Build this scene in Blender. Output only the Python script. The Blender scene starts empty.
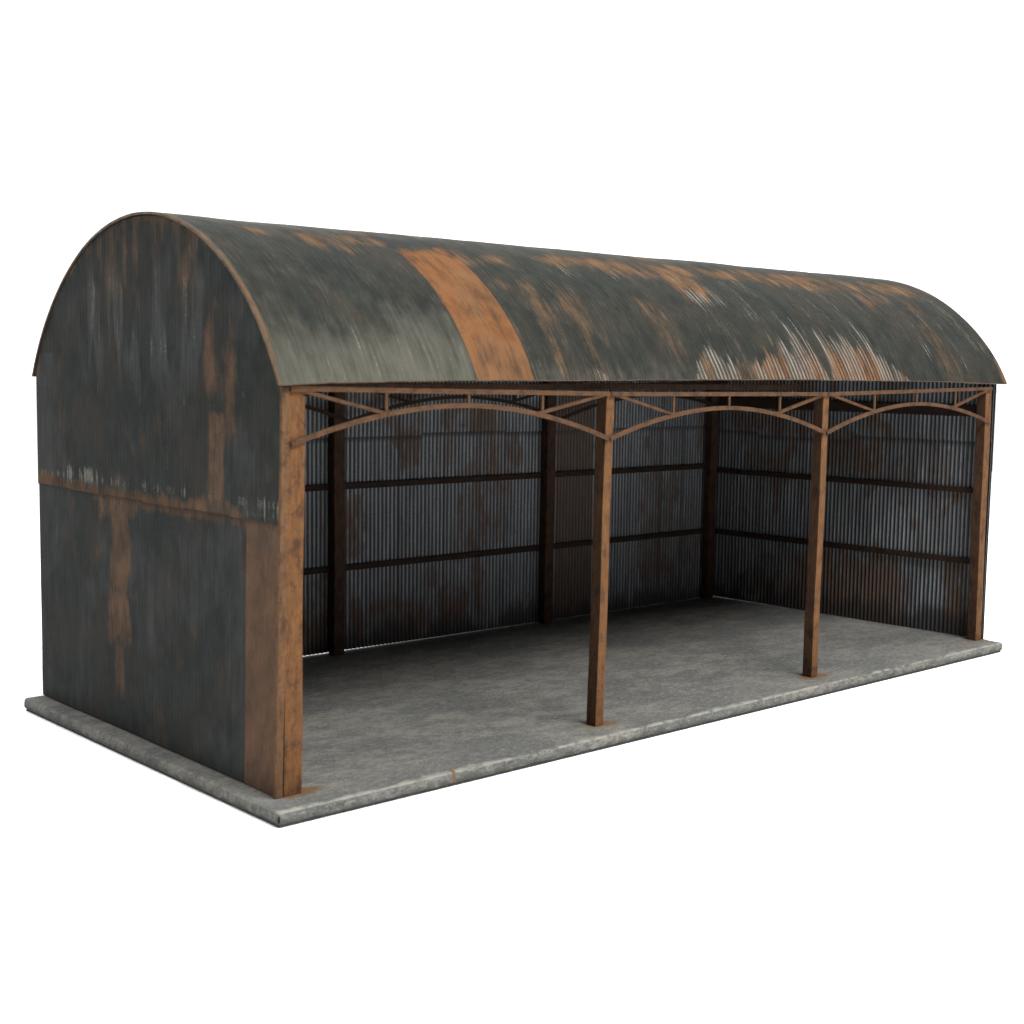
import bpy, bmesh, math, random
import numpy as np
from mathutils import Vector, Matrix

random.seed(4); rng = np.random.default_rng(7)
S = bpy.context.scene
COL = S.collection

# ------------------------------------------------------------------ main sizes (metres)
L, W = 13.5, 5.6                 # outside length and depth
OF, OB = 0.087, 0.06             # eave overhangs
ZE, RISE = 4.1124, 1.8277
PITCH = 0.0755                   # corrugation pitch
ROOF_T = 0.028
c_ = (W + OB + OF) / 2
RR = (c_ * c_ + RISE * RISE) / (2 * RISE)
AA = math.atan2(c_, RR - RISE)
OY, OZ = (W + OB - OF) / 2, ZE + RISE - RR
ARC = 2 * AA * RR

# ------------------------------------------------------------------ small noise library
def vnoise(x, y, seed=0):
    r = np.random.default_rng(seed); T = r.random((256, 256))
    xi, yi = np.floor(x).astype(int), np.floor(y).astype(int)
    fx, fy = x - xi, y - yi
    fx = fx * fx * (3 - 2 * fx); fy = fy * fy * (3 - 2 * fy)
    g = lambda a, b: T[a % 256, b % 256]
    return (g(xi, yi) * (1 - fx) + g(xi + 1, yi) * fx) * (1 - fy) + (g(xi, yi + 1) * (1 - fx) + g(xi + 1, yi + 1) * fx) * fy
def fbm(x, y, seed=0, o=4):
    s, a, t = 0, 1, 0
    for k in range(o):
        s = s + a * vnoise(x * 2 ** k + 17.3 * k, y * 2 ** k + 5.1 * k, seed + k); t += a; a *= .5
    return s / t
def ss(a, b, x):
    t = np.clip((x - a) / (b - a), 0, 1); return t * t * (3 - 2 * t)
def box(x, a, b, e=.05):
    return ss(a - e, a + e, x) * (1 - ss(b - e, b + e, x))

# ------------------------------------------------------------------ node helpers
class NT:
    def __init__(s, name):
        s.m = bpy.data.materials.new(name); s.m.use_nodes = True
        s.t = s.m.node_tree; s.t.nodes.clear()
        s.out = s.n('ShaderNodeOutputMaterial'); s.b = s.n('ShaderNodeBsdfPrincipled')
        s.t.links.new(s.b.outputs[0], s.out.inputs[0])
    def n(s, k, **kw):
        o = s.t.nodes.new(k)
        for a, v in kw.items(): setattr(o, a, v)
        return o
    def put(s, sock, v):
        if hasattr(v, 'is_output'): s.t.links.new(v, sock)
        elif isinstance(v, (tuple, list)): sock.default_value = tuple(v) + ((1,) if len(sock.default_value) == 4 and len(v) == 3 else ())
        else: sock.default_value = v
    def math(s, op, a, b=0.0, c=None, clamp=False):
        o = s.n('ShaderNodeMath', operation=op, use_clamp=clamp); s.put(o.inputs[0], a); s.put(o.inputs[1], b)
        if c is not None: s.put(o.inputs[2], c)
        return o.outputs[0]
    def mix(s, f, a, b, mode='MIX'):
        o = s.n('ShaderNodeMix', data_type='RGBA', blend_type=mode)
        s.put(o.inputs[0], f); s.put(o.inputs[6], a); s.put(o.inputs[7], b); return o.outputs[2]
    def attr(s, name, vec=False):
        o = s.n('ShaderNodeAttribute', attribute_name=name); return o.outputs['Vector' if vec else 'Fac']
    def obj(s):
        return s.n('ShaderNodeTexCoord').outputs['Object']
    def scale(s, v, x, y, z):
        o = s.n('ShaderNodeVectorMath', operation='MULTIPLY'); s.put(o.inputs[0], v); s.put(o.inputs[1], (x, y, z)); return o.outputs[0]
    def noise(s, v, sc=1, det=4, rough=.55):
        o = s.n('ShaderNodeTexNoise'); s.put(o.inputs['Vector'], v); o.inputs['Scale'].default_value = sc
        o.inputs['Detail'].default_value = det; o.inputs['Roughness'].default_value = rough; return o.outputs['Fac']
    def ramp(s, f, a, b):
        o = s.n('ShaderNodeMapRange', interpolation_type='SMOOTHSTEP'); s.put(o.inputs[0], f); s.put(o.inputs[1], a); s.put(o.inputs[2], b); return o.outputs[0]
    def bump(s, h, st, d=.01):
        o = s.n('ShaderNodeBump'); s.put(o.inputs['Height'], h); o.inputs['Strength'].default_value = st; o.inputs['Distance'].default_value = d
        s.t.links.new(o.outputs[0], s.b.inputs['Normal'])
    def done(s, col, rough=.7, spec=.3):
        s.put(s.b.inputs['Base Color'], col); s.put(s.b.inputs['Roughness'], rough); s.put(s.b.inputs['Specular IOR Level'], spec)
        return s.m

def mat_painted(name, base_a, base_b, blur, spec=.35, rough=.55, rust_gain=1.0, stripe=0.0, bloom=((.040, .041, .033), (.074, .071, .056)), brown=(.0195, .0165, .0125), scr=(.060, .056, .047), scrmix=.5, soft=1.0, dullc=((.055, .036, .023), (.105, .066, .037))):
    """old dark paint over corrugated sheet; attributes coord, rust, pale, tan carry where it has worn through, plus some painted sheen"""
    t = NT(name); c = t.attr('coord', True)
    fine = t.noise(t.scale(c, 24, 1.3, 1), 1, 4, .6)        # one streak per corrugation
    mid = t.noise(t.scale(c, 5, 2.2, 1), 1, 6, .6)
    big = t.noise(t.scale(c, .9, .9, 1), 1, 4, .5)
    grain = t.noise(t.scale(c, 60, 34, 1), 1, 3, .7)
    hair = t.noise(t.scale(c, 52, 3.2, 7), 1, 5, .75); cloud = t.noise(t.scale(c, 2.1, 1.5, 4), 1, 7, .68)
    base = t.mix(t.ramp(mid, .3, .72), base_a, base_b)
    base = t.mix(t.math('MULTIPLY', t.ramp(t.math('ADD', t.math('MULTIPLY', big, .45), t.math('MULTIPLY', cloud, .55)), .43, .62), .75), base, brown)
    base = t.mix(t.math('MULTIPLY', t.math('MULTIPLY', t.ramp(hair, .50, .68), t.ramp(cloud, .36, .58)), scrmix), base, scr)
    base = t.mix(t.math('MULTIPLY', t.ramp(grain, .5, .3), .35), base, (.006, .007, .007))
    tan = t.math('ADD', t.attr('tan'), t.math('MULTIPLY', t.math('SUBTRACT', mid, .5), .9))
    tan = t.ramp(t.math('ADD', tan, t.math('MULTIPLY', t.math('SUBTRACT', fine, .5), .5)), .2, 1.25)
    base = t.mix(tan, base, t.mix(fine, bloom[0], bloom[1]))
    jit = t.math('ADD', t.math('MULTIPLY', t.math('SUBTRACT', fine, .5), blur[0]), t.math('MULTIPLY', t.math('SUBTRACT', mid, .5), blur[1]))
    jit = t.math('ADD', jit, t.math('ADD', t.math('MULTIPLY', t.math('SUBTRACT', grain, .5), .55), t.math('ADD', t.math('MULTIPLY', t.math('SUBTRACT', hair, .5), .8), t.math('MULTIPLY', t.math('SUBTRACT', cloud, .5), .7))))
    r = t.attr('rust')
    on = t.ramp(r, .0, .12)
    rm = t.math('MULTIPLY', t.math('MULTIPLY', t.ramp(t.math('ADD', r, jit), .16, .90), on), soft)
    if stripe:
        rn = t.ramp(t.math('ADD', t.attr('ridge'), t.math('MULTIPLY', t.math('SUBTRACT', fine, .5), 2.2)), .15, .8)
        rm = t.math('MULTIPLY', rm, t.math('SUBTRACT', 1.0, t.math('MULTIPLY', t.attr('groove'), t.math('SUBTRACT', .85, t.math('MULTIPLY', rn, .85)))))
    rcol = t.mix(t.ramp(mid, .3, .7), (.115 * rust_gain, .052 * rust_gain, .024 * rust_gain), (.20 * rust_gain, .088 * rust_gain, .034 * rust_gain))
    rcol = t.mix(t.math('MULTIPLY', t.ramp(t.math('ADD', t.math('MULTIPLY', mid, .5), t.math('MULTIPLY', grain, .5)), .48, .66), .75), rcol, (.055, .035, .023))
    rcol = t.mix(t.math('MULTIPLY', t.ramp(t.attr('dull'), 0, 1), .85), rcol, t.mix(t.ramp(t.math('ADD', t.math('MULTIPLY', cloud, .6), t.math('MULTIPLY', hair, .4)), .38, .62), dullc[0], dullc[1]))
    col = t.mix(rm, base, rcol)
    p = t.attr('pale')
    lines = t.math('ADD', t.math('MULTIPLY', t.math('SUBTRACT', t.noise(t.scale(c, 30, 1.1, 3), 1, 3, .7), .5), blur[2]), t.math('ADD', t.math('MULTIPLY', t.math('SUBTRACT', grain, .5), .8), t.math('MULTIPLY', t.math('SUBTRACT', hair, .5), 1.2)))
    pm = t.math('MULTIPLY', t.ramp(t.math('ADD', p, lines), .48, .80), t.ramp(p, .0, .12))
    pm = t.math('MULTIPLY', pm, t.math('ADD', 1 - stripe, t.math('MULTIPLY', t.ramp(t.math('ADD', t.attr('ridge'), t.math('MULTIPLY', t.math('SUBTRACT', fine, .5), 1.9)), .45, 1.0), stripe)))
    col = t.mix(pm, col, t.mix(fine, (.060, .054, .047), (.185, .172, .152)))
    d = t.attr('dirt_shade'); col = t.mix(d, col, (.012, .011, .010))
    t.bump(t.math('ADD', grain, t.math('MULTIPLY', rm, .6)), .35, .004)
    return t.done(col, t.math('ADD', rough, t.math('MULTIPLY', rm, .25)), t.math('SUBTRACT', spec, t.math('MULTIPLY', rm, spec * .7)))

def mat_bare(name, lo, hi):
    """bare galvanised corrugated sheet with grime lying in the grooves; attribute ridge is 1 on a crest"""
    t = NT(name); c = t.attr('coord', True)
    fine = t.noise(t.scale(c, 22, .9, 1), 1, 4, .65); mid = t.noise(t.scale(c, 4, 1.8, 1), 1, 5, .6); grain = t.noise(t.scale(c, 60, 30, 1), 1, 3, .7)
    metal = t.mix(fine, lo, hi)
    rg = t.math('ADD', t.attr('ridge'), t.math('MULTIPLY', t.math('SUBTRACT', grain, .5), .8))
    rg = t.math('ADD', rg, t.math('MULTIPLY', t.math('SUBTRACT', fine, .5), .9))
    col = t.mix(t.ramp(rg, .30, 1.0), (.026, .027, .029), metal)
    r = t.attr('rust')
    rm = t.math('MULTIPLY', t.ramp(t.math('ADD', r, t.math('ADD', t.math('MULTIPLY', t.math('SUBTRACT', fine, .5), 1.4), t.math('MULTIPLY', t.math('SUBTRACT', mid, .5), 1.2))), .35, .75), t.ramp(r, 0, .15))
    col = t.mix(t.math('MULTIPLY', rm, .92), col, t.mix(t.ramp(rg, .2, .9), (.022, .013, .009), (.085, .045, .024)))
    col = t.mix(t.attr('dirt_shade'), col, (.010, .009, .009))
    t.bump(grain, .3, .003)
    return t.done(col, .62, .3)

def mat_steel(name, a, b, d, grain_axis=2, spec=.12):
    """rusty steel section: streaks along the section, blotches of dark scale, pitting"""
    t = NT(name); o = t.obj()
    sc = [30, 30, 30]; sc[grain_axis] = 5
    st = t.noise(t.scale(o, *sc), 1, 6, .7); m = t.noise(t.scale(o, 6.5, 6.5, 5.0), 1, 8, .75); g = t.noise(o, 48, 4, .75)
    col = t.mix(t.ramp(st, .32, .68), a, b)
    col = t.mix(t.math('MULTIPLY', t.ramp(m, .48, .64), .75), col, d)
    col = t.mix(t.math('MULTIPLY', t.ramp(m, .46, .34), .45), col, tuple(x * y for x, y in zip(b, (1.35, 1.2, .95))))
    col = t.mix(t.math('MULTIPLY', t.ramp(g, .54, .68), .65), col, d)
    t.bump(t.math('ADD', t.math('MULTIPLY', st, .6), t.math('ADD', g, m)), .7, .010)
    return t.done(col, .85, spec)

def mat_concrete(name):
    t = NT(name); o = t.obj()
    big = t.noise(t.scale(o, .55, .8, 1), 1, 5, .6); mid = t.noise(t.scale(o, 2.2, 4.2, 3), 1, 6, .65)
    fine = t.noise(t.scale(o, 8, 24, 14), 1, 6, .75); gr = t.noise(t.scale(o, 30, 60, 40), 1, 3, .7)
    col = t.mix(t.ramp(mid, .34, .64), (.084, .083, .077), (.142, .138, .126))
    col = t.mix(t.math('MULTIPLY', t.ramp(big, .44, .60), .7), col, (.062, .067, .069))
    col = t.mix(t.math('MULTIPLY', t.ramp(fine, .5, .68), .8), col, (.19, .183, .165))
    col = t.mix(t.math('MULTIPLY', t.ramp(fine, .48, .32), .9), col, (.050, .050, .047))
    col = t.mix(t.math('MULTIPLY', t.ramp(gr, .53, .66), .75), col, (.038, .037, .034))
    col = t.mix(t.math('MULTIPLY', t.ramp(gr, .45, .33), .5), col, (.20, .19, .165))
    w = t.attr('wear'); wn = t.noise(t.scale(o, 7, 9, 9), 1, 5, .65)
    col = t.mix(t.ramp(t.math('ADD', w, t.math('MULTIPLY', t.math('SUBTRACT', wn, .5), 1.5)), .5, .95), col, (.185, .18, .158))
    mo = t.attr('moss'); mn = t.noise(t.scale(o, 5, 6, 9), 1, 5, .7)
    col = t.mix(t.math('MULTIPLY', t.ramp(t.math('ADD', mo, t.math('MULTIPLY', t.math('SUBTRACT', mn, .5), 1.6)), .5, .9), .85), col, (.045, .046, .034))
    r = t.attr('rust'); rn = t.noise(o, 11, 4, .6)
    col = t.mix(t.math('MULTIPLY', t.ramp(t.math('ADD', r, t.math('MULTIPLY', t.math('SUBTRACT', rn, .5), .8)), .3, .9), t.ramp(r, 0, .1)), col, (.10, .058, .028))
    t.bump(t.math('ADD', t.math('MULTIPLY', fine, 1.0), t.math('MULTIPLY', gr, .5)), .75, .02)
    return t.done(col, .85, .2)

def mat_plain(name, col, rough=.8, spec=.2, sc=20, var=.35):
    t = NT(name); n = t.noise(t.obj(), sc, 4, .6)
    return t.done(t.mix(t.ramp(n, .3, .7), tuple(x * (1 - var) for x in col), tuple(x * (1 + var) for x in col)), rough, spec)

M_ROOF = mat_painted('dark_roof_paint', (.0066, .0084, .0073), (.0150, .0170, .0140), (1.0, .7, 1.6), spec=.045, rough=.6, rust_gain=.68, stripe=.85)
M_WALL = mat_painted('dark_wall_paint', (.0108, .0134, .0126), (.0176, .0208, .0196), (.6, .9, 1.1), spec=.05, rough=.7, rust_gain=.50, bloom=((.023, .026, .026), (.042, .046, .046)), brown=(.0235, .0205, .0175), scr=(.036, .039, .039), scrmix=.35, soft=.9, dullc=((.050, .037, .029), (.100, .066, .046)))
M_IN = mat_bare('bare_corrugated_sheet', (.105, .118, .13), (.24, .26, .285))
M_POST = mat_steel('rusty_post_steel', (.072, .032, .0125), (.112, .053, .0205), (.027, .014, .009))
M_SIDE = mat_steel('shaded_post_side', (.028, .015, .009), (.052, .026, .013), (.012, .008, .006))  # darker copy of the post steel: shade painted onto the side faces
M_TRUSS = mat_steel('rusty_truss_steel', (.048, .0245, .0125), (.074, .038, .0185), (.022, .0125, .009), 0)
M_TRIM = mat_steel('rusty_brown_trim', (.062, .033, .017), (.098, .052, .025), (.027, .016, .011))
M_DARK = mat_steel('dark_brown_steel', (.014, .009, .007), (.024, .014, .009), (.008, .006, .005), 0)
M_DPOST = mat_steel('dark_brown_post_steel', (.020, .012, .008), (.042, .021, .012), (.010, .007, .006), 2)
M_CONC = mat_concrete('worn_concrete')
M_CARD = mat_plain('dark_base_board', (.030, .031, .034))
M_EDGE = mat_plain('rusty_sheet_edge', (.085, .058, .036), sc=9)
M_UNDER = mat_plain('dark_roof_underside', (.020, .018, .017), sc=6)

# ------------------------------------------------------------------ mesh helpers
def link(name, me, parent=None, loc=None):
    o = bpy.data.objects.new(name, me); COL.objects.link(o)
    if parent: o.parent = parent
    if loc: o.location = loc
    return o

class Acc:
    """collects quads with per-vertex attributes, several materials; becomes ONE mesh"""
    def __init__(s): s.v, s.f, s.mi, s.sm, s.a, s.nv = [], [], [], [], {}, 0
    def add(s, V, F, mi, attrs=None, smooth=True):
        n = len(V); s.v.append(V); s.f.append(np.asarray(F) + s.nv); s.mi += [mi] * len(F); s.sm += [smooth] * len(F)
        for k, d in (attrs or {}).items():
            s.a.setdefault(k, []).append((s.nv, np.asarray(d)))
        s.nv += n
    def build(s, name, mats, parent=None):
        V = np.concatenate(s.v); F = np.concatenate(s.f)
        me = bpy.data.meshes.new(name)
        me.vertices.add(len(V)); me.vertices.foreach_set('co', V.astype(np.float32).ravel())
        me.loops.add(F.size); me.loops.foreach_set('vertex_index', F.astype(np.int32).ravel())
        me.polygons.add(len(F)); me.polygons.foreach_set('loop_start', np.arange(0, F.size, 4, dtype=np.int32))
        me.polygons.foreach_set('loop_total', np.full(len(F), 4, dtype=np.int32))
        me.polygons.foreach_set('material_index', np.array(s.mi, dtype=np.int32))
        me.polygons.foreach_set('use_smooth', np.array(s.sm, dtype=bool))
        for m in mats: me.materials.append(m)
        for k, parts in s.a.items():
            vec = parts[0][1].ndim == 2
            full = np.zeros((len(V), 3) if vec else len(V), dtype=np.float32)
            for st, d in parts: full[st:st + len(d)] = d
            at = me.attributes.new(k, 'FLOAT_VECTOR' if vec else 'FLOAT', 'POINT')
            at.data.foreach_set('vector' if vec else 'value', full.ravel())
        me.update(calc_edges=True); me.validate()
        return link(name, me, parent)

def grid_faces(nu, nv, flip=False):
    i, j = np.meshgrid(np.arange(nu - 1), np.arange(nv - 1), indexing='ij'); a = (i * nv + j).ravel()
    F = np.stack([a, a + nv, a + nv + 1, a + 1], 1)
    return F[:, ::-1] if flip else F

def sheet(acc, P, N, nu, nv, t, mo, mi, mrim, attrs_o, attrs_i, flip):
    """P (nu*nv,3): outer face; N: unit direction from outer to inner; t: thickness"""
    Q = P + N * t
    acc.add(P, grid_faces(nu, nv, flip), mo, attrs_o); acc.add(Q, grid_faces(nu, nv, not flip), mi, attrs_i)
    idx = np.arange(nu * nv).reshape(nu, nv)
    for k, line in enumerate((idx[0], idx[-1], idx[:, 0], idx[:, -1])):
        n = len(line); V = np.concatenate([P[line], Q[line]]); a = np.arange(n - 1)
        F = np.stack([a, a + 1, a + 1 + n, a + n], 1)
        acc.add(V, F, mrim, {'coord': np.concatenate([P[line], Q[line]])}, False)

def box_bm(bm, lo, hi, shear=(0, 0), bevel=.008):
    r = bmesh.ops.create_cube(bm, size=1.0); vs = r['verts']
    lo, hi = Vector(lo), Vector(hi)
    for v in vs:
        v.co = Vector([lo[i] + (v.co[i] + .5) * (hi[i] - lo[i]) for i in range(3)])
    if bevel:
        es = {e for v in vs for e in v.link_edges}
        g = bmesh.ops.bevel(bm, geom=list(es), offset=bevel, segments=2, affect='EDGES', profile=.6)
    return vs
def bar_bm(bm, a, b, w, y0, y1, bevel=.005):
    """flat bar in the x-z plane from a to b (x,z), width w, between depths y0 and y1"""
    a, b = Vector((a[0], 0, a[1])), Vector((b[0], 0, b[1])); d = (b - a); ln = d.length; d.normalize(); n = Vector((-d.z, 0, d.x))
    r = bmesh.ops.create_cube(bm, size=1.0)
    for v in r['verts']:
        p = a + d * ((v.co.x + .5) * ln) + n * (v.co.z * w); p.y = y0 + (v.co.y + .5) * (y1 - y0); v.co = p
    es = {e for v in r['verts'] for e in v.link_edges}
    bmesh.ops.bevel(bm, geom=list(es), offset=bevel, segments=1, affect='EDGES')
def sweep_bm(bm, pts, w, y0, y1):
    """flat curved bar through pts (x,z)"""
    pts = [Vector((p[0], 0, p[1])) for p in pts]; rings = []
    for i, p in enumerate(pts):
        d = (pts[min(i + 1, len(pts) - 1)] - pts[max(i - 1, 0)]).normalized(); n = Vector((-d.z, 0, d.x))
        ring = []
        for sw, sy in ((-1, 0), (-1, 1), (1, 1), (1, 0)):
            q = p + n * (sw * w / 2); q.y = y0 if sy == 0 else y1; ring.append(bm.verts.new(q))
        rings.append(ring)
    for r1, r2 in zip(rings, rings[1:]):
        for k in range(4): bm.faces.new((r1[k], r1[(k + 1) % 4], r2[(k + 1) % 4], r2[k]))
    bm.faces.new(rings[0][::-1]); bm.faces.new(rings[-1])
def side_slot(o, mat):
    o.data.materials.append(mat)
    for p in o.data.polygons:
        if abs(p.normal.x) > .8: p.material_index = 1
def from_bm(name, bm, mat, parent):
    bmesh.ops.recalc_face_normals(bm, faces=bm.faces); me = bpy.data.meshes.new(name); bm.to_mesh(me); bm.free()
    me.materials.append(mat); return link(name, me, parent)

# ------------------------------------------------------------------ the barn
barn = bpy.data.objects.new('barn', None); COL.objects.link(barn)
barn['label'] = 'weathered open-fronted barn with rust-streaked dark curved roof, standing on a worn grey concrete slab'
barn['category'] = 'barn'
barn.empty_display_size = .5

# ---- roof: one long barrel of corrugated sheet
EX = np.array([0.06, .68, 1.43, 2.51, 3.71, 5.03, 6.13, 7.75, 9.58, 11.4, 13.57]); EZ = np.array([4.112, 4.141, 4.154, 4.169, 4.175, 4.187, 4.196, 4.206, 4.201, 4.194, 4.160]) - ZE
def roof_point(x, v, dr=0.0):
    ph = (v * 2 - 1) * AA
    r = RR + dr
    y = OY + r * np.sin(ph); z = OZ + r * np.cos(ph)
    lift = np.interp(x, EX, EZ) * np.clip(1 - v / .45, 0, 1)
    return np.stack([x, y, z + lift], -1)
def corr(x): return np.cos(2 * np.pi * x / PITCH)

def make_roof():
    acc = Acc(); X0, X1 = -.025, L + .17
    nu = int((X1 - X0) / PITCH * 6) + 1; nv = 121
    x = np.linspace(X0, X1, nu); v = np.linspace(0, 1, nv)
    X, V = [a.ravel() for a in np.meshgrid(x, v, indexing='ij')]
    dent = (fbm(X * .8, V * 5, 3) - .5) * .03
    P = roof_point(X, V, .0011 * corr(X) + dent * np.clip(V * 20, 0, 1))
    # ragged eave: every sheet ends a touch higher or lower
    hs = np.random.default_rng(8).random(60)[np.clip((X / .62).astype(int) + 1, 0, 59)]; P[:, 2] += (hs - .5) * .007 * np.clip(1 - V * 14, 0, 1) 
    C = roof_point(X, V); ctr = np.stack([X, np.full_like(X, OY), np.full_like(X, OZ)], -1)
    N = ctr - C; N /= np.linalg.norm(N, axis=1, keepdims=True)
    A = V * ARC
    n1 = fbm(X * 1.3, A * 1.1, 11); n2 = fbm(X * 5, A * .7, 21); n3 = fbm(X * .5, A * .5, 31); ns = vnoise(X / PITCH, A * .25, 41)
    # --- where paint has gone, plus painted ridge sheen and an edge highlight
    rust = np.zeros_like(X); pale = np.zeros_like(X); tan = np.zeros_like(X); dirt_shade = np.zeros_like(X); dull = np.zeros_like(X)
    strip = box(X, 2.47, 3.31, .012) * (1 - ss(.275, .32, V + (n2 - .5) * .05))
    band = box(V, .262 + .012 * np.sin(X * 1.7), .345, .03) * ss(.34, .62, n1 + .18 * box(X, 5, 13, .6))
    band = np.maximum(band, .9 * box(V, .30, .36, .02) * box(X, .35, 2.5, .2) * ss(.3, .55, n1))
    band = np.maximum(band, .75 * box(V, .34, .66, .05) * ss(.56, .75, n1))
    band = band * (.36 + .42 * ss(.35, .7, n2)); dull = np.maximum(dull, .75 * box(V, .22, .7, .03) * (1 - box(X, 2.47, 3.31, .05)))
    rust = np.maximum(rust, band)
    rust = np.maximum(rust, box(X, 6.75, 7.45, .15) * ss(.16, .24, V + (ns - .5) * .09) * (1 - ss(.30, .34, V)) * .66)
    pale = np.maximum(pale, .62 * box(X, 6.75, 7.55, .12) * box(V, .165, .235, .03))
    pale = np.maximum(pale, .56 * box(V, .235, .285, .022) * ss(.42, .62, n2) * ss(3.4, 4.5, X)); pale = np.maximum(pale, .47 * ss(.46, .66, n2) * ss(6, 7, X) * (1 - ss(.3, .36, V)))
    # ragged wash of bare streaks rising from the eave
    hx = np.array([3.3, 3.42, 3.7, 4.3, 4.6, 6.05, 6.25, 6.45, 6.8, 7.15, 7.3, 7.6, 7.9, 8.2, 8.45, 8.7, 8.82, 8.9, 8.99, 9.06, 9.3, 9.6, 9.8, 10.1, 10.4, 10.7, 10.9, 13])
    hv = 1.25 * np.array([.10, .05, .02, .03, .0, .0, .05, .09, .035, .075, .03, .05, .09, .12, .12, .15, .03, .0, .02, .18, .10, .15, .09, .13, .05, .02, 0, 0])
    hr = np.random.default_rng(5).random(400)[np.clip(np.round(X / PITCH).astype(int) + 3, 0, 399)]
    top = np.interp(X, hx, hv) * (.45 + .55 * hr + .45 * ns)
    wash = np.where(top > .004, np.clip((top - V) / (top + 1e-4) * 2.2 + .12, 0, 1), 0) * (V < top + .02)
    kind = vnoise(X / PITCH * .9, A * .2 + 3, 51)
    pale = np.maximum(pale, wash * (.50 + .28 * (kind > .45)) * ss(3.2, 5, X))
    pale = np.maximum(pale, wash * .35 * (X < 4.8))
    rr_ = wash * (.25 + .55 * ss(.0, .08, .10 - V)) * (.55 + .6 * (box(X, 9.05, 10.3, .1) + .7 * box(X, 7.3, 8.0, .15) + .5 * box(X, 8.3, 8.8, .1)))
    rust = np.maximum(rust, rr_ * (X > 5))
    # brown washes
    rust = np.maximum(rust, .36 * box(X, 3.45, 4.75, .25) * (1 - ss(.2, .27, V)) * ss(.35, .6, n2))
    rust = np.maximum(rust, .36 * box(X, 5.2, 6.2, .3) * box(V, .02, .2, .04) * ss(.45, .65, n2))
    rust = np.maximum(rust, .36 * box(X, 11.9, 12.4, .12) * (1 - ss(.12, .28, V)))
    rust = np.maximum(rust, .5 * box(X, 10.9, 12.8, .4) * box(V, .19, .27, .03) * ss(.42, .6, n1))
    rust = np.maximum(rust, .55 * ss(13.4, 13.6, X) * ss(.4, .6, n2)); pale = np.maximum(pale, .4 * ss(13.1, 13.6, X) * ss(.55, .7, n2))
    pale = np.maximum(pale, .5 * box(X, 11.1, 12.2, .3) * box(V, .2, .29, .02) * ss(.45, .62, n2))
    dull = np.maximum(dull, .85 * np.maximum(np.maximum(box(X, 3.36, 4.9, .05), box(X, 5.0, 6.2, .05)), ss(10.6, 11, X)))
    dull = np.maximum(dull, strip * .5 * ss(.40, .62, fbm(X * 2.2, A * 1.3, 191)))
    # left panel: grey-green bloom above the eave
    tan = np.maximum(tan, (1 - ss(-.04, .27, V + (n1 - .5) * .22 + (n3 - .5) * .1)) * (1 - ss(2.44, 2.48, X)) * .95)
    tan = np.maximum(tan, .5 * (1 - ss(0.0, .07, V)) * (1 - ss(5.6, 7, X)))
    tan = np.maximum(tan, .55 * ss(.3, .42, V) * (1 - ss(.62, .75, V)))  # hazy ridge: reflected sheen painted as a paler colour
    tan = np.maximum(tan, .8 * (1 - ss(.0, .09, X)))
    rust = np.maximum(rust, .55 * (1 - ss(.0, .05, X))) 
    rust = rust * (1 - .0); rust = np.where(strip > .01, np.maximum(rust * (1 - strip), strip * (.80 - .25 * box(V, .115, .14, .02) * n1)), rust)
    pale = pale * (1 - strip); pale = np.maximum(pale, .62 * box(X, 3.33, 3.38, .02) * (1 - ss(.18, .24, V)))  # light line past the strip: edge highlight painted in
    # sheet laps
    lap = np.zeros_like(X)
    for xl in (.78, 4.52, 5.6, 7.0, 8.9, 10.9, 11.8): lap = np.maximum(lap, box(X, xl - .012, xl + .012, .008))
    for al in (1.95, 2.0 + 1.9): lap = np.maximum(lap, .5 * box(A, al - .012, al + .012, .01))
    dirt_shade = np.maximum(dirt_shade, .35 * lap); groove = ss(.0, .15, wash) * (X > 5)
    co = np.stack([X, A, np.zeros_like(X)], -1)
    at = {'coord': co, 'rust': rust, 'pale': pale, 'tan': tan, 'dirt_shade': dirt_shade, 'dull': dull, 'ridge': .5 + .5 * corr(X), 'groove': groove}
    sheet(acc, P, N, nu, nv, ROOF_T, 0, 1, 2, at, {'coord': co}, True)
    return acc.build('roof', [M_ROOF, M_UNDER, M_EDGE], barn)
make_roof()
rw = None

# ---- end walls and back wall
def roof_under(y, x):
    s = np.clip((y - OY) / (RR - ROOF_T), -.999, .999)
    ph = np.arcsin(s); v = (ph / AA + 1) / 2
    lift = np.interp(x, EX, EZ) * np.clip(1 - v / .45, 0, 1)
    return OZ + (RR - ROOF_T) * np.cos(ph) - .008 + lift * .9

def zero_attrs(n): return {k: np.zeros(n) for k in ('rust', 'pale', 'tan', 'dirt_shade', 'dull')}

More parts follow.
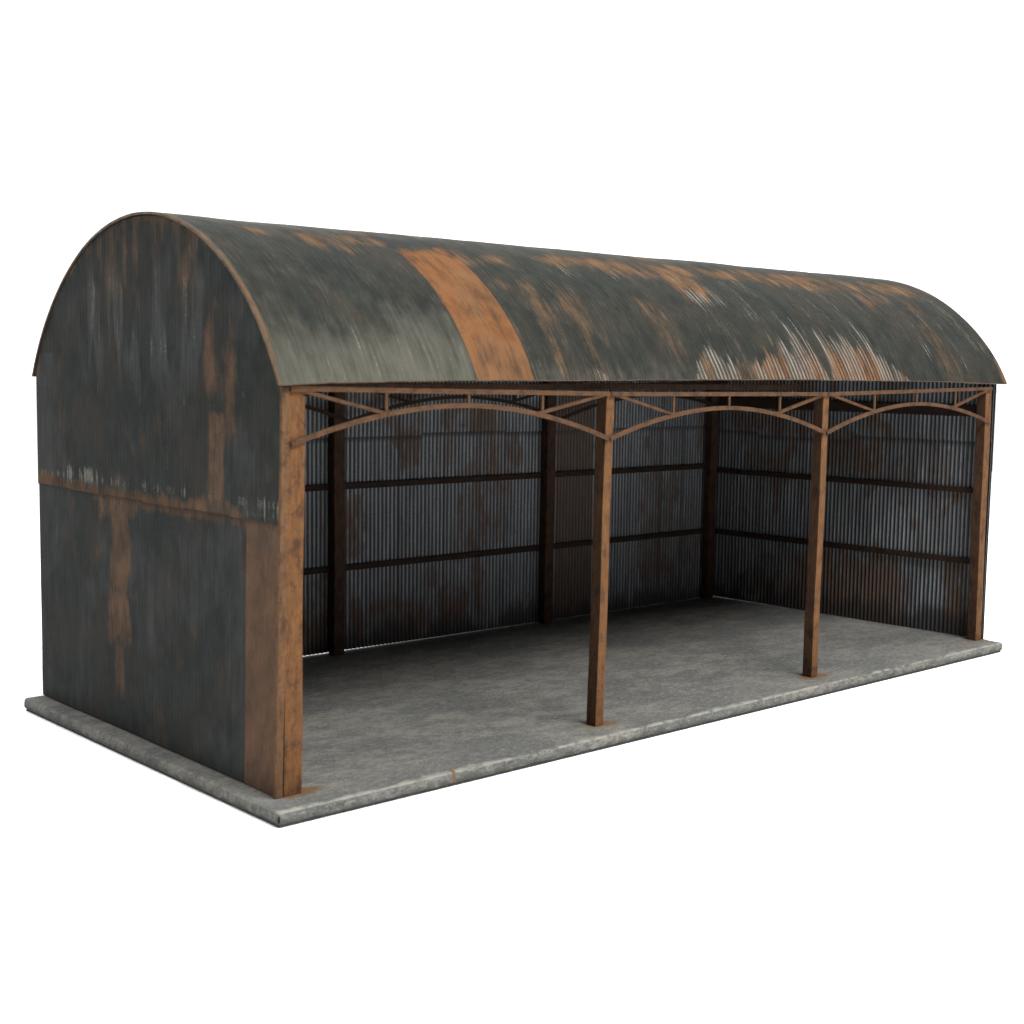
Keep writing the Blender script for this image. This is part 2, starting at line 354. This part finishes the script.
def end_wall(left):
    acc = Acc(); xo = 0.0 if left else L; sg = 1 if left else -1          # sg: from outside to inside
    LEAN = lambda Y, Z: (-.03 + .085 * np.clip(Z / 3.6, 0, 1)) * np.exp(-Y / 1.1) if left else -.23 * np.clip(Y / W, 0, 1)
    zseam = 2.745
    nu = int(W / PITCH * 6); y = np.linspace(0, W, nu)
    def surf(z0f, z1f, nv, off, amp=.0007):
        t = np.linspace(0, 1, nv); Y, T = [a.ravel() for a in np.meshgrid(y, t, indexing='ij')]
        z0 = z0f(Y); z1 = z1f(Y); Z = z0 + T * (z1 - z0)
        X = np.full_like(Y, xo) + sg * (off - amp * corr(Y) + (fbm(Y * .9, Z * .6, 61) - .5) * .02) + LEAN(Y, Z)
        return Y, Z, np.stack([X, Y, Z], -1)
    def masks(Y, Z, upper):
        n1 = fbm(Y * 1.6, Z * 1.0, 71); n2 = fbm(Y * 6, Z * .8, 81); n3 = fbm(Y * 3, Z * 3, 91)
        at = zero_attrs(len(Y)); R, Pp, T_, D, DL = at['rust'], at['pale'], at['tan'], at['dirt_shade'], at['dull']
        q = (n2 - .5)
        def mx(a, b): np.maximum(a, b, out=a)
        if not upper:
            mx(R, .95 * box(Y, -1, .63, .018) * (1 - 0 * Z))
            DL += .75 * box(Y, -1, .63, .02)
            mx(R, .22 * ss(.48, .62, n3) * ss(.4, .6, n2)); mx(R, .62 * box(Y, 2.95, 3.95, .06) * ss(2.42, 2.56, Z + q * .25))
            mx(R, .80 * box(Y, 3.17 + .05 * np.sin(Z * 5), 3.62 + .04 * np.sin(Z * 7 + 1), .05) * ss(1.5, 1.75, Z + q * .2))
            mx(R, .74 * box(Y, 3.2 + .1 * np.sin(Z * 4), 3.72, .06) * ss(.95, 1.1, Z + q * .3) * (1 - ss(1.55, 1.9, Z)))
            mx(R, .62 * box(Y, 3.32, 3.55, .05) * ss(.25, .5, Z + q * .3) * (1 - ss(1.0, 1.2, Z)))
            DL += .9 * box(Y, 2.9, 4.0, .05)
            mx(R, .56 * ss(2.60, 2.70, Z + q * .16) * (1 - ss(4, 4.2, Y)))
            mx(Pp, .38 * box(Y, 4.9, 5.15, .06) * box(Z, 1.9, 2.4, .12)); mx(Pp, .34 * box(Y, .7, 3.1, .2) * box(Z, 2.3, 2.62, .1) * ss(.42, .6, n2))
            mx(Pp, .24 * ss(.5, .7, n2) * box(Z, .4, 2.2, .3)); mx(T_, .55 * ss(.45, .66, n1)); mx(T_, .7 * box(Y, 2.1, 3.1, .2) * box(Z, .9, 2.2, .3) * n2 * 1.3)
            mx(R, .36 * (1 - ss(.05, .3, Z)) * ss(.5, .65, n2))
            D += .5 * ss(2.70, 2.745, Z); DL += .6 * ss(2.4, 2.5, Z)  # dark line below the seam: shade of the overlap painted in
        else:
            b = ss(2.90, 2.86, Z + q * .22)
            mx(R, .66 * b * ss(3.86, 3.9, Y)); mx(R, .62 * ss(2.92, 2.82, Z + q * .25) * (1 - ss(3.8, 3.86, Y)) * ss(.6, .75, Y))
            mx(Pp, .66 * box(Z, 2.80, 3.0 + .12 * n2, .12) * box(Y, 3.88, 4.75, .03) * ss(.3, .6, n2)); mx(Pp, .54 * box(Z, 2.84, 2.98, .08) * box(Y, 4.75, 5.6, .1))
            mx(Pp, .56 * box(Z, 2.84, 3.0, .08) * (Y < 3.8) * ss(.4, .6, n2)); mx(Pp, .55 * box(Z, 2.74, 2.9, .12) * (Y < .62))
            mx(R, .22 * ss(.48, .62, n3) * ss(.4, .6, n2)); mx(R, .64 * box(Y, 1.02, 1.36, .06) * (Z < 3.8)); DL += .9 * box(Y, .7, 1.5, .2) * (Z < 3.5)
            mx(R, .55 * box(Y, .98, 1.5, .08) * ss(2.98, 2.84, Z))
            mx(R, .68 * box(Y, 1.2, 1.42, .09) * box(Z, 3.9, 4.75, .3)); mx(R, .68 * box(Y, .78, 1.02, .09) * box(Z, 3.55, 4.5, .3)); mx(R, .50 * box(Y, .85, 1.4, .12) * box(Z, 3.95, 4.25, .2))
            mx(R, .40 * box(Y, .7, 1.5, .2) * box(Z, 4.4, 5.1, .2) * ss(.4, .55, n2)); DL += .55 * 1.4 * box(Z, 3.4, 5.2, .2) * box(Y, .5, 1.7, .2)
            mx(R, .42 * ss(4.5, 5.2, Y) * box(Z, 3.3, 4.7, .2) * ss(.35, .5, n2)); DL += .7 * ss(4, 4.6, Y) * ss(3, 3.3, Z)
            mx(R, .45 * ss(5.2, 5.7, Z) * ss(.4, .55, n2)); mx(R, .42 * box(Y, 1.5, 2.0, .1) * ss(4.8, 5.2, Z)); mx(R, .40 * box(Y, 2.7, 3.8, .2) * ss(4.7, 5.1, Z) * ss(.4, .52, n2)); DL += .8 * ss(4.6, 5, Z)
            mx(Pp, .46 * ss(.48, .62, n2) * box(Z, 4.2, 5.4, .3) * box(Y, 1.4, 4.2, .3)); mx(Pp, .27 * ss(.5, .66, n2) * (Z < 4.2)); mx(T_, .55 * ss(.42, .66, n1)); mx(T_, .85 * box(Z, 4.0, 5.5, .4) * box(Y, 1.2, 4.4, .3) * ss(.4, .6, n2)); mx(T_, .75 * ss(4.7, 5.3, Y) * (Z < 4.4))
            for yl in (4.88, 3.87): mx(D, .35 * box(Y, yl - .008, yl + .008, .008))
            mx(R, .6 * ss(.10, .02, np.abs(Z - roof_under(Y, xo)) ) * ss(.3, .55, n1))
        if upper: DL += .6 * ss(3.1, 3.0, Z)
        np.clip(DL, 0, 1, out=DL)
        return at
    N = np.tile([sg, 0.0, 0.0], (1, 1))
    zb = (lambda Y: np.interp(Y, [0, W], [.012, .012])) if left else (lambda Y: np.interp(Y, [0, 3.5, W], [.001, .007, .012]))
    for upper in (False, True):
        z0 = (lambda Y: np.full_like(Y, zseam) + .012 * (np.floor(Y / .93) % 2)) if upper else zb
        z1 = (lambda Y: roof_under(Y, xo)) if upper else (lambda Y: np.full_like(Y, zseam + .06))
        Y, Z, P = surf(z0, z1, 70, 0.0 if upper else .014)
        at = masks(Y, Z, upper); at['coord'] = np.stack([Y, Z, Y * 0], -1)
        sheet(acc, P, np.tile([sg, 0., 0.], (len(P), 1)), nu, 70, .012, 0, 2, 2, at, {'coord': at['coord']}, not left)
    # inner face: bare corrugated lining, lapped where the sheets meet
    for upper in (False, True):
        step = lambda Y: np.where(Y > 4.55, 3.20, np.where(Y > 2.6, 3.14, 3.22))
        z0 = (lambda Y: step(Y)) if upper else zb
        z1 = (lambda Y: roof_under(Y, xo)) if upper else (lambda Y: step(Y) + .05)
        Y, Z, P = surf(z0, z1, 40, .062 if upper else .052, 0)
        am = .013 * corr(Y); P[:, 0] += sg * am
        n1 = fbm(Y * 1.5, Z * 1.1, 101); n2 = fbm(Y * 5, Z * .7, 111)
        R = .78 * box(Y, 1.3, 3.9, .4) * (1 - ss(.7, 1.5, Z + (n2 - .5))) ; R = np.maximum(R, .70 * box(Y, 1.9, 3.4, .2) * box(Z, 2.5, 3.3, .25)); R = np.maximum(R, .62 * box(Y, 3.4, 5.2, .2) * (Z > 3.2)); R = np.maximum(R, .55 * ss(.45, .6, n1))
        R = np.maximum(R, .75 * box(Y, .35, .75, .05) * (Z < 1.3))
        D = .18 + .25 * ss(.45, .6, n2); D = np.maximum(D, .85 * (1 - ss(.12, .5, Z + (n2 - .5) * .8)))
        D = np.maximum(D, .35 * ss(3.3, 5, Y) )  # lining gets darker towards the back corner
        D = np.maximum(D, .8 * box(Z, step(Y) - .06, step(Y), .012) if not upper else 0 * Y)  # thin shadow under the sheet lap, painted as a dark band
        at = {'coord': np.stack([Y, Z, Y * 0 + 5], -1), 'ridge': .5 + .5 * corr(Y), 'rust': R, 'dirt_shade': D}
        Pout = P - np.array([sg * .012, 0, 0])
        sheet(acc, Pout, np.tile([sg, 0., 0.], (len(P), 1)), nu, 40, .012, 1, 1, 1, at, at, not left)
    w = acc.build('end_wall', [M_WALL, M_IN, M_EDGE if left else M_WALL], barn)
    if left:
        bm = bmesh.new(); box_bm(bm, (-.006, -.012, .004), (.080, .030, 4.09), bevel=.005)
        es = [e for e in bm.edges if abs((e.verts[0].co - e.verts[1].co).z) > .5]; bmesh.ops.subdivide_edges(bm, edges=es, cuts=12)
        for v in bm.verts: v.co.x += float(LEAN(0, v.co.z))
        from_bm('corner_trim', bm, M_TRIM, w)
    # horizontal rails on the inside
    xi = xo + sg * .078
    for z0, z1 in ((1.215, 1.31), (2.38, 2.465), (3.62, 3.80)):
        bm = bmesh.new(); a, b = sorted((xi, xi + sg * .055)); box_bm(bm, (a, .21, z0), (b, W - .14, z1), bevel=.006)
        if not left:
            for v in bm.verts: v.co.x += float(LEAN(v.co.y, 0))
        from_bm('rail', bm, M_DARK, w)
    return w
end_wall(True); end_wall(False)

YB = W - .05       # inner face of the back sheets
def back_wall():
    acc = Acc(); x0, x1 = .08, L - .31
    nu = int((x1 - x0) / PITCH * 7); x = np.linspace(x0, x1, nu)
    zb = lambda X: np.interp(X, [0, 4.5, 6.5, 9, L], [.026, .018, .008, .002, .002])
    step = lambda X: np.where(X < 6.15, 3.235, np.where(X < 7.9, 3.275, np.where(X < 10.2, 3.25, 3.27)))
    ztop = roof_under(np.array([YB]), 0.)[0] - .02
    for upper in (False, True):
        nv = 46; t = np.linspace(0, 1, nv); X, T = [a.ravel() for a in np.meshgrid(x, t, indexing='ij')]
        z0 = step(X) if upper else zb(X); z1 = np.full_like(X, ztop) if upper else step(X) + .05; Z = z0 + T * (z1 - z0)
        off = -.012 if upper else 0.0
        Y = np.full_like(X, YB) + off - .014 * corr(X) + (fbm(X * .7, Z * .7, 121) - .5) * .012
        P = np.stack([X, Y + .012, Z], -1)
        n1 = fbm(X * 1.4, Z * 1.0, 131); n2 = fbm(X * 4.5, Z * .7, 141)
        R = .55 * ss(.46, .62, n1)
        R = np.maximum(R, .66 * box(X, 4.7, 7.4, .3) * (1 - ss(.45, 1.25, Z + (n2 - .5) * 1.2)))
        R = np.maximum(R, .66 * box(X, 5.3, 6.3, .25) * box(Z, 2.6, 3.45, .25) * ss(.35, .5, n2))
        R = np.maximum(R, 1.0 * box(X, 9.05, 9.95, .02)); R = np.maximum(R, .75 * box(X, 7.1, 7.7, .1) * box(Z, 3.2, 3.7, .1))
        R = np.maximum(R, .6 * box(X, 3.9, 4.55, .1) * (1 - ss(.7, 1.2, Z)))
        D = .75 * (1 - ss(.05, .4, Z + (n2 - .5) * .7)); D = np.maximum(D, .30 * box(X, 9.05, 9.95, .02)); D = np.maximum(D, .35 * ss(10, 12.5, X))  # also darker towards the right-hand corner
        for xl in (5.72, 6.62, 7.35, 7.9, 10.9, 11.7, 12.3): D = np.maximum(D, .75 * box(X, xl - .03, xl + .012, .015))
        if not upper: D = np.maximum(D, .85 * box(Z, step(X) - .055, step(X), .01))  # shadow of the lap painted on the sheet just below it
        at = {'coord': np.stack([X, Z, X * 0 + 9], -1), 'ridge': .5 + .5 * corr(X), 'rust': R, 'dirt_shade': D}
        o = zero_attrs(len(X)); o['rust'] = .6 * ss(.5, .65, n1); o['coord'] = at['coord']
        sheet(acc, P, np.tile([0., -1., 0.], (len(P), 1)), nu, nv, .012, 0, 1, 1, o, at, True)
    w = acc.build('back_wall', [M_WALL, M_IN], barn)
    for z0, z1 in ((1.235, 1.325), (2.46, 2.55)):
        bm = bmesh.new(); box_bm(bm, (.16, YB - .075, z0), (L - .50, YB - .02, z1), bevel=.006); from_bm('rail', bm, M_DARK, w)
    return w
back_wall()

# ---- posts
def post(xb, xt, y0, y1, wd, top, mat, label=None):
    bm = bmesh.new()
    box_bm(bm, (-wd / 2, y0, 0), (wd / 2, y1, top), bevel=.010)
    es = [e for e in bm.edges if abs((e.verts[0].co - e.verts[1].co).z) > .5]
    bmesh.ops.subdivide_edges(bm, edges=es, cuts=24, use_grid_fill=True)
    for v in bm.verts:
        k = v.co.z / top; z = v.co.z
        v.co.x += xb + (xt - xb) * k + .006 * math.sin(z * 2.3 + xb) + random.uniform(-.0015, .0015)
        v.co.y += random.uniform(-.0015, .0015)
    o = from_bm('post', bm, mat, barn)
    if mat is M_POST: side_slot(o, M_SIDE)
    return o
SP = [.205, 4.60, 8.915, 13.28]                     # bay lines at truss level
BASES = [.205, 4.575, 8.90, 13.285]; WD = [.215, .136, .136, .175]
LEANB = [-.03, -.012, -.012, .035]
for i in range(4):
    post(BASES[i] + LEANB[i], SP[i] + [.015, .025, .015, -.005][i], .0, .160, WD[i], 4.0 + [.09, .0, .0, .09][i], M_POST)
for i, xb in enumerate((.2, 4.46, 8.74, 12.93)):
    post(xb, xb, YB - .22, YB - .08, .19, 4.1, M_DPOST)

# ---- lattice beams between the posts
SPZ = [3.525, 3.478, 3.458, 3.53]; PK = [3.893, 3.830, 3.850]
CHX = [.2, .85, 1.74, 3.77, 4.6, 5.1, 7.4, 8.95, 11.24, 13.3]; CHZ = [4.074, 4.065, 4.05, 4.026, 4.014, 4.010, 4.006, 4.002, 4.043, 4.082]
def chord(x): return float(np.interp(x, CHX, CHZ))
def lattice_beam(i, yf, mat, flat):
    root = bpy.data.objects.new('lattice_beam', None); COL.objects.link(root); root.parent = barn; root.location = (0, yf, 0)
    a, b = SP[i], SP[i + 1]
    if i == 0: a -= .07 if not flat else 0
    if i == 2: b += .05
    za, zb, pk = SPZ[i], SPZ[i + 1], PK[i]
    def arch(t):
        base = za + (zb - za) * t; mid = (za + zb) / 2
        return base + (pk - mid) * (1 - abs(2 * t - 1) ** 1.9)
    X = lambda t: a + (b - a) * t
    D0 = -.036
    bm = bmesh.new(); sweep_bm(bm, [(X(t), chord(X(t))) for t in np.linspace(0.002, .998, 15)], .053, D0, -.001); from_bm('top_chord', bm, mat, root)
    bm = bmesh.new(); sweep_bm(bm, [(X(t), arch(t)) for t in np.linspace(.003, .997, 41)], .053, D0 + .003, -.002); from_bm('arched_chord', bm, mat, root)
    for t0, t1 in ((.02, .262), (.98, .738)):
        bm = bmesh.new(); bar_bm(bm, (X(t0), chord(X(t0)) - .01), (X(t1), arch(t1) + .008), .039, D0 + .006, -.003); from_bm('diagonal', bm, mat, root)
    for t in (.262, .51, .755):
        bm = bmesh.new(); bar_bm(bm, (X(t), arch(t)), (X(t), chord(X(t))), .039, D0 + .008, -.004); from_bm('strut', bm, mat, root)
    return root
for i in range(3): lattice_beam(i, 0.0, M_TRUSS, False)
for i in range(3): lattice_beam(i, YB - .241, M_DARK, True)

# ---- timber under the roof: eave purlin set back from the front and the curved ribs on the posts
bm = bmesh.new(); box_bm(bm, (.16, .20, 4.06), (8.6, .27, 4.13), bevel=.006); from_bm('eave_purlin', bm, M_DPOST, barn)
for xr in (4.6, 8.92):
    bm = bmesh.new(); pts = []
    for k in range(41):
        ph = AA * (-1 + 2 * (k + .8) / 41.6) * .985; r = RR - ROOF_T - .05
        pts.append((OY + r * math.sin(ph), OZ + r * math.cos(ph)))
    sweep_bm(bm, pts, .07, -.04, .04)
    for v in bm.verts: v.co = Vector((xr + v.co.y, v.co.x, v.co.z))
    from_bm('roof_rib', bm, M_DARK, barn)

# ---- concrete slab, with a thin dark board under it
def make_slab():
    X0, X1, Y1, T = -.23, L - .02, W + .0, .125
    yf = lambda x: np.interp(x, [X0, X1], [-.386, -.338])
    nu, nv = 560, 240
    x = np.linspace(0, 1, nu); y = np.linspace(0, 1, nv)
    y = y ** 1.25
    U, V = [a.ravel() for a in np.meshgrid(x, y, indexing='ij')]
    X = X0 + U * (X1 - X0); Yf = yf(X); Y = Yf + V * (Y1 - Yf)
    acc = Acc()
    # distance to the visible edges makes the worn round-over
    dF = Y - Yf; dL = X - X0; dR = X1 - X; dB = Y1 - Y
    d = np.minimum(np.minimum(dF, dL), np.minimum(dR + .2 * ss(-.1, .02, Y), dB + .2))
    nz = fbm(X * 3, Y * 3, 151); nf = fbm(X * 11, Y * 11, 161)
    rad = .016 + .03 * np.clip(nz - .35, 0, 1)
    k = np.clip(1 - d / rad, 0, 1)
    Z = -.020 * (1 - np.sqrt(np.clip(1 - k * k, 0, 1))) - .004 * (nf - .5)
    Z += -.0 * nz
    wear = .80 * (1 - ss(.01, .11, dF + (nz - .5) * .15)) + .55 * (1 - ss(.0, .10, np.minimum(dL, dR)))
    wear = np.maximum(wear, .46 * (1 - ss(.2, 1.6, dF)) * ss(.5, .66, fbm(X * 1.1, Y * 2.0, 201)))
    moss = .40 * (1 - ss(.0, .05, d)) + .22 * ss(.5, .7, nz)
    rust = np.zeros_like(X)
    for xp, wx in zip(BASES, (.22, .16, .16, .2)):
        rr = np.hypot((X - xp - .05) / 2.0, (Y - .05)); rust = np.maximum(rust, .85 * (1 - ss(.05, .26, rr + (nz - .5) * .1)))
    rust = np.maximum(rust, .8 * box(X, 1.93, 1.99, .015) * box(Y, -.5, -.28, .03))
    rust = np.maximum(rust, .28 * ss(.58, .75, fbm(X * 1.1, Y * 1.6, 171)))
    at = {'wear': wear, 'moss': moss, 'rust': rust, 'coord': np.stack([X, Y, Z], -1)}
    P = np.stack([X, Y, Z], -1); acc.add(P, grid_faces(nu, nv), 0, at)
    idx = np.arange(nu * nv).reshape(nu, nv)
    def side(line, out, flip):
        n = len(line); rows = 6; V0 = P[line]; vs = []; ms = []; we = []
        for r in range(rows):
            f = r / (rows - 1); q = V0.copy(); q[:, 2] = V0[:, 2] * (1 - f) + (-T) * f
            bul = .010 * math.sin(f * math.pi) + (vnoise(V0[:, 0] * 9 + r * .7, V0[:, 1] * 9 + r * .9, 181) - .5) * .016 * (0 < r)
            q += np.outer(bul, out); vs.append(q); ms.append(np.full(n, .35 + .5 * f)); we.append(np.full(n, .40 * (1 - f)))
        Vv = np.concatenate(vs); a = np.arange(n - 1)
        F = np.concatenate([np.stack([a + r * n, a + 1 + r * n, a + 1 + (r + 1) * n, a + (r + 1) * n], 1) for r in range(rows - 1)])
        if flip: F = F[:, ::-1]
        drip = .9 * box(Vv[:, 0], 1.93, 1.985, .015) if abs(out[1]) > .5 else np.zeros(len(Vv))
        acc.add(Vv, F, 0, {'wear': np.concatenate(we), 'moss': np.concatenate(ms), 'rust': drip, 'coord': Vv})
    side(idx[:, 0], np.array([0, -1., 0]), True); side(idx[:, -1], np.array([0, 1., 0]), False)
    side(idx[0], np.array([-1., 0, 0]), False); side(idx[-1], np.array([1., 0, 0]), True)
    bx = [np.array([[X0, yf(X0), -T], [X1, yf(X1), -T], [X1, Y1, -T], [X0, Y1, -T]])]
    acc.add(bx[0], np.array([[0, 3, 2, 1]]), 0, {'coord': bx[0]}, False)
    slab = acc.build('concrete_slab', [M_CONC], barn)
    bm = bmesh.new(); i = .014
    vs = [bm.verts.new(p) for p in ((X0 + i, float(yf(X0)) + i, -.163), (X1 - i, float(yf(X1)) + i, -.163), (X1 - i, Y1 - i, -.163), (X0 + i, Y1 - i, -.163))]
    f = bm.faces.new(vs); r = bmesh.ops.extrude_face_region(bm, geom=[f])
    for v in r['geom']:
        if isinstance(v, bmesh.types.BMVert): v.co.z = -T - .002
    from_bm('base_board', bm, M_CARD, slab)
make_slab()

# ------------------------------------------------------------------ white table
me = bpy.data.meshes.new('ground'); r_ = 400
me.from_pydata([(-r_, -r_, 0), (r_, -r_, 0), (r_, r_, 0), (-r_, r_, 0)], [], [(0, 1, 2, 3)])
g = link('ground', me, None, (0, 0, -.163)); g['kind'] = 'structure'
t = NT('white_paper'); n_ = t.noise(t.obj(), 3, 4, .6); me.materials.append(t.done(t.mix(n_, (.93, .93, .93), (.95, .95, .95)), .9, .0))

# ------------------------------------------------------------------ light
wd = bpy.data.worlds.new('World'); S.world = wd; wd.use_nodes = True
bgn = wd.node_tree.nodes['Background']; bgn.inputs[0].default_value = (1, 1, 1, 1); bgn.inputs[1].default_value = 1.75
wt = wd.node_tree; tc = wt.nodes.new('ShaderNodeTexCoord'); dp = wt.nodes.new('ShaderNodeVectorMath'); dp.operation = 'DOT_PRODUCT'
dp.inputs[1].default_value = (.67, .74, 0); wt.links.new(tc.outputs['Generated'], dp.inputs[0])
mr = wt.nodes.new('ShaderNodeMapRange'); mr.interpolation_type = 'SMOOTHSTEP'; mr.inputs[1].default_value = -.45; mr.inputs[2].default_value = .15; mr.inputs[3].default_value = .20; mr.inputs[4].default_value = 1
wt.links.new(dp.outputs['Value'], mr.inputs[0]); wt.links.new(mr.outputs[0], bgn.inputs[0])
def area(name, loc, target, sx, sy, power, col=(1, 1, 1)):
    l = bpy.data.lights.new(name, 'AREA'); l.shape = 'RECTANGLE'; l.size = sx; l.size_y = sy; l.energy = power; l.color = col
    o = bpy.data.objects.new(name, l); COL.objects.link(o); o.location = loc
    o.rotation_euler = (Vector(target) - Vector(loc)).to_track_quat('-Z', 'Y').to_euler(); return o
area('overhead_softbox', (-1, 1, 24), (1, 2, 0), 32, 30, 5600)
area('front_softbox', (6.5, -17.8, 24.3), (6.5, 1, 1), 17, 9, 16500, (1, .98, .95))

# ------------------------------------------------------------------ camera
cam = bpy.data.cameras.new('camera'); co = bpy.data.objects.new('camera', cam); COL.objects.link(co); S.camera = co
yaw, pitch, roll, f = -.7321, -.1037, .0151, 1404.693
F = Vector((-math.sin(yaw) * math.cos(pitch), math.cos(yaw) * math.cos(pitch), math.sin(pitch)))
Rv = Vector((math.cos(yaw), math.sin(yaw), 0)); Uv = Rv.cross(F)
R2 = Rv * math.cos(roll) + Uv * math.sin(roll); U2 = -Rv * math.sin(roll) + Uv * math.cos(roll)
mm = Matrix((R2, U2, -F)).transposed().to_4x4(); mm.translation = Vector((-7.4054, -11.668, 4.3271)); co.matrix_world = mm
cam.sensor_width = 36; cam.lens = 36 * f / 1024; cam.clip_start = .1; cam.clip_end = 2000
cam.dof.use_dof = True; cam.dof.focus_distance = 20.5; cam.dof.aperture_fstop = 1.0

S.view_settings.view_transform = 'Standard'; S.view_settings.look = 'None'; S.view_settings.gamma = 1; S.view_settings.exposure = 0
S.view_settings.use_curve_mapping = False
S.render.engine = 'CYCLES'; S.cycles.max_bounces = 8; S.cycles.diffuse_bounces = 4
